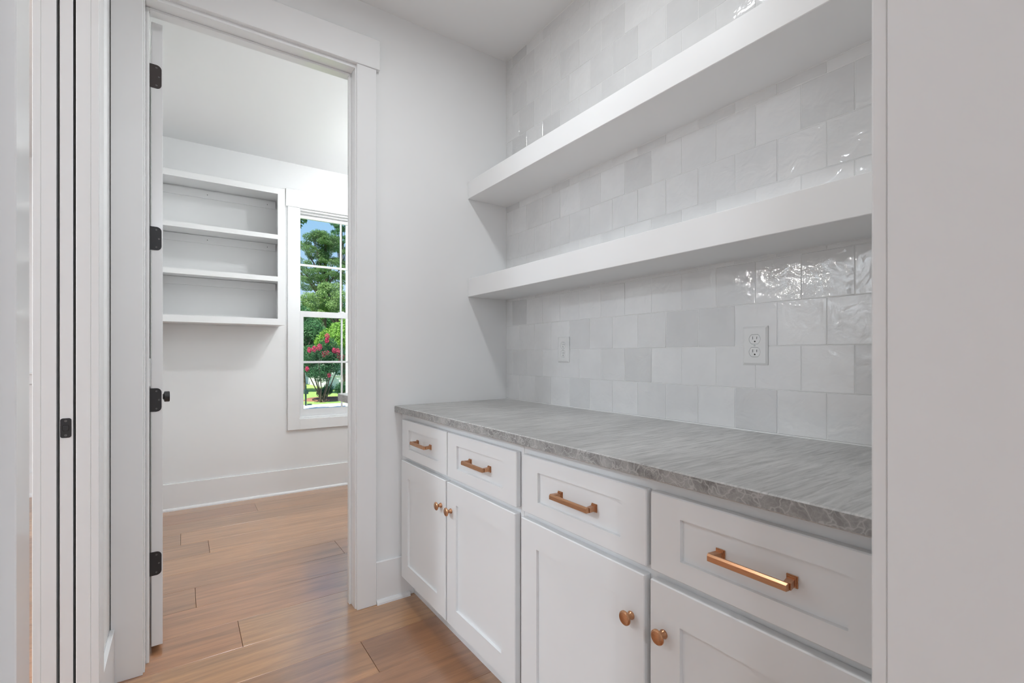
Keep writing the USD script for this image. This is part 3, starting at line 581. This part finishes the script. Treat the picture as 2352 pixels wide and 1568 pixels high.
# crape myrtle
MX, MY = 3.93, 17.0
mt_ = thing("flowering_shrub", "multi-stemmed shrub with clusters of pink flowers by the road", "shrub", loc=(MX, MY, GZ))
g = np.random.default_rng(5); stems = []
for k in range(9):
    a = g.uniform(0, 2 * math.pi); r = g.uniform(.25, .65)
    stems.append(frustum_tube([(g.normal(0, .06), g.normal(0, .06), -.05), (r * .4 * math.cos(a), r * .4 * math.sin(a), .5), (r * math.cos(a), r * math.sin(a), 1.35)], [.026, .018, .009], 6))
part(mt_, "stem", cat_(*stems), BARK, 50, kind="stuff")
part(mt_, "foliage", leaves(blobset(0, 0, 1.45, .55, .6, 22, 101, (.18, .30), .8) + blobset(0, 0, 1.0, .62, .14, 9, 102, (.14, .22), .6), 9500, .042, 103), L_MYRT, kind="stuff")
for (u, z, s) in ((.02, 2.22, .12), (.0, 2.08, .10), (-.26, 1.86, .13), (-.44, 1.80, .12), (-.60, 1.77, .10), (-.10, 1.62, .13), (.03, 1.66, .10), (.28, 1.76, .10), (.42, 1.72, .13), (.50, 1.52, .14), (.62, 1.55, .10), (.08, .94, .09), (-.68, 1.15, .09)):
    part(mt_, "blossom", leaves([(u * .86, -.42 - .1 * math.cos(u * 3), z, s * .62, s * .5, s * .85)], 80, .030, int(1000 + z * 100 + u * 50), 1.6), L_PINK)
# mailbox
mb = thing("mailbox", "dark green mailbox on a slim post at the road edge", "mailbox", loc=(3.25, 16.35, GZ))
part(mb, "post", cat_(bx(-.022, .022, -.022, .022, -.05, .62, .004), lathe([(0, .70), (.012, .66), (.022, .62), (0, .62)], 12)), DGREEN)
part(mb, "box", tri(man(bx(-.055, .055, -.14, .10, .36, .44, .004)) + man(moved(trimesh.creation.cylinder(.055, .24, sections=24, transform=trimesh.transformations.rotation_matrix(math.pi / 2, [1, 0, 0])), 0, -.02, .44))), DGREEN, 30)
# low dark shrubs and a mulch bed
for i, (x, y, s, lab) in enumerate([(4.25, 17.9, .3, "low dark shrub at the foot of the pink-flowered one"), (4.95, 18.6, .34, "low dark shrub in front of the white house wall")]):
    t = thing("low_shrub", lab, "shrub", loc=(x, y, GZ))
    part(t, "stem", cat_(*[frustum_tube([(0, 0, 0), (.1 * math.cos(k * 2.1), .1 * math.sin(k * 2.1), s)], [.012, .006], 5) for k in range(4)]), BARK)
    part(t, "foliage", leaves(blobset(0, 0, s * 1.1, s * .7, s * .5, 9, 120 + i, (.12, .2), .8), 1500, .04, 125 + i), L_MYRT, kind="stuff")
solo("flower_bed", hull([(4.3 + math.cos(a) * .9, 17.9 + math.sin(a) * .7, GZ - .02) for a in np.linspace(0, 6.28, 20)] + [(4.3 + math.cos(a) * .7, 17.9 + math.sin(a) * .55, GZ + .07) for a in np.linspace(0, 6.28, 20)]), MULCH, "reddish mulch bed under the flowering shrub", "flower bed", S)
# white house across the road
hs = thing("house", "white house partly hidden behind the flowering shrub", "house")
HX0, HX1, HY = 5.75, 13.0, 23.4
part(hs, "wall", bx(HX0, HX1, HY, HY + 6, GZ - .1, GZ + 1.95), EXTW)
part(hs, "roof", hull([(x, HY - .3, GZ + 1.95) for x in (HX0 - .12, HX1 + .3)] + [(x, HY + 6.3, GZ + 1.95) for x in (HX0 - .12, HX1 + .3)] + [(x, HY + 3, GZ + 2.75) for x in (HX0 + 1.5, HX1 - .3)]), ROOFM)
for k in range(3):
    x = 5.95 + k * 2.2
    wfm = part(hs, "window_frame", tri(man(bx(x - .06, x + .66, HY - .05, HY, GZ + .62, GZ + 1.86)) - man(bx(x, x + .6, HY - .1, HY - .02, GZ + .68, GZ + 1.8))), EXTW)
    part(wfm, "pane", bx(x, x + .6, HY - .028, HY - .02, GZ + .68, GZ + 1.8), PANEBLUE)
# white porch post just outside the window
pp = thing("porch_post", "white panelled porch post just outside the window", "post")
PX, PYY = 1.722, 6.0
pm = man(bx(PX, PX + .26, PYY, PYY + .26, GZ, 3.2, .004))
for z0, z1 in ((GZ + .25, 2.245), (2.315, 3.05)):
    pm = pm - man(bx(PX + .05, PX + .21, PYY - .05, PYY + .015, z0, z1)) - man(bx(PX - .05, PX + .015, PYY + .135, PYY + .185, z0, z1))
part(pp, "post_shaft", tri(pm), EXTW)
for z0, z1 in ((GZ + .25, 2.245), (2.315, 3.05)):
    part(pp, "shade_strip", bx(PX + .010, PX + .0155, PYY + .1352, PYY + .1848, z0, z1), SHADEGREY, label="grey strip painted in as recess shade")  # grey strip coloured into the recess in place of its shade line
part(pp, "post_base", cat_(bx(PX - .02, PX, PYY - .02, PYY + .28, GZ - .05, GZ + .16, .004), bx(PX + .26, PX + .28, PYY - .02, PYY + .28, GZ - .05, GZ + .16, .004), bx(PX, PX + .26, PYY - .02, PYY, GZ - .05, GZ + .16, .004), bx(PX, PX + .26, PYY + .26, PYY + .28, GZ - .05, GZ + .16, .004)), EXTW)
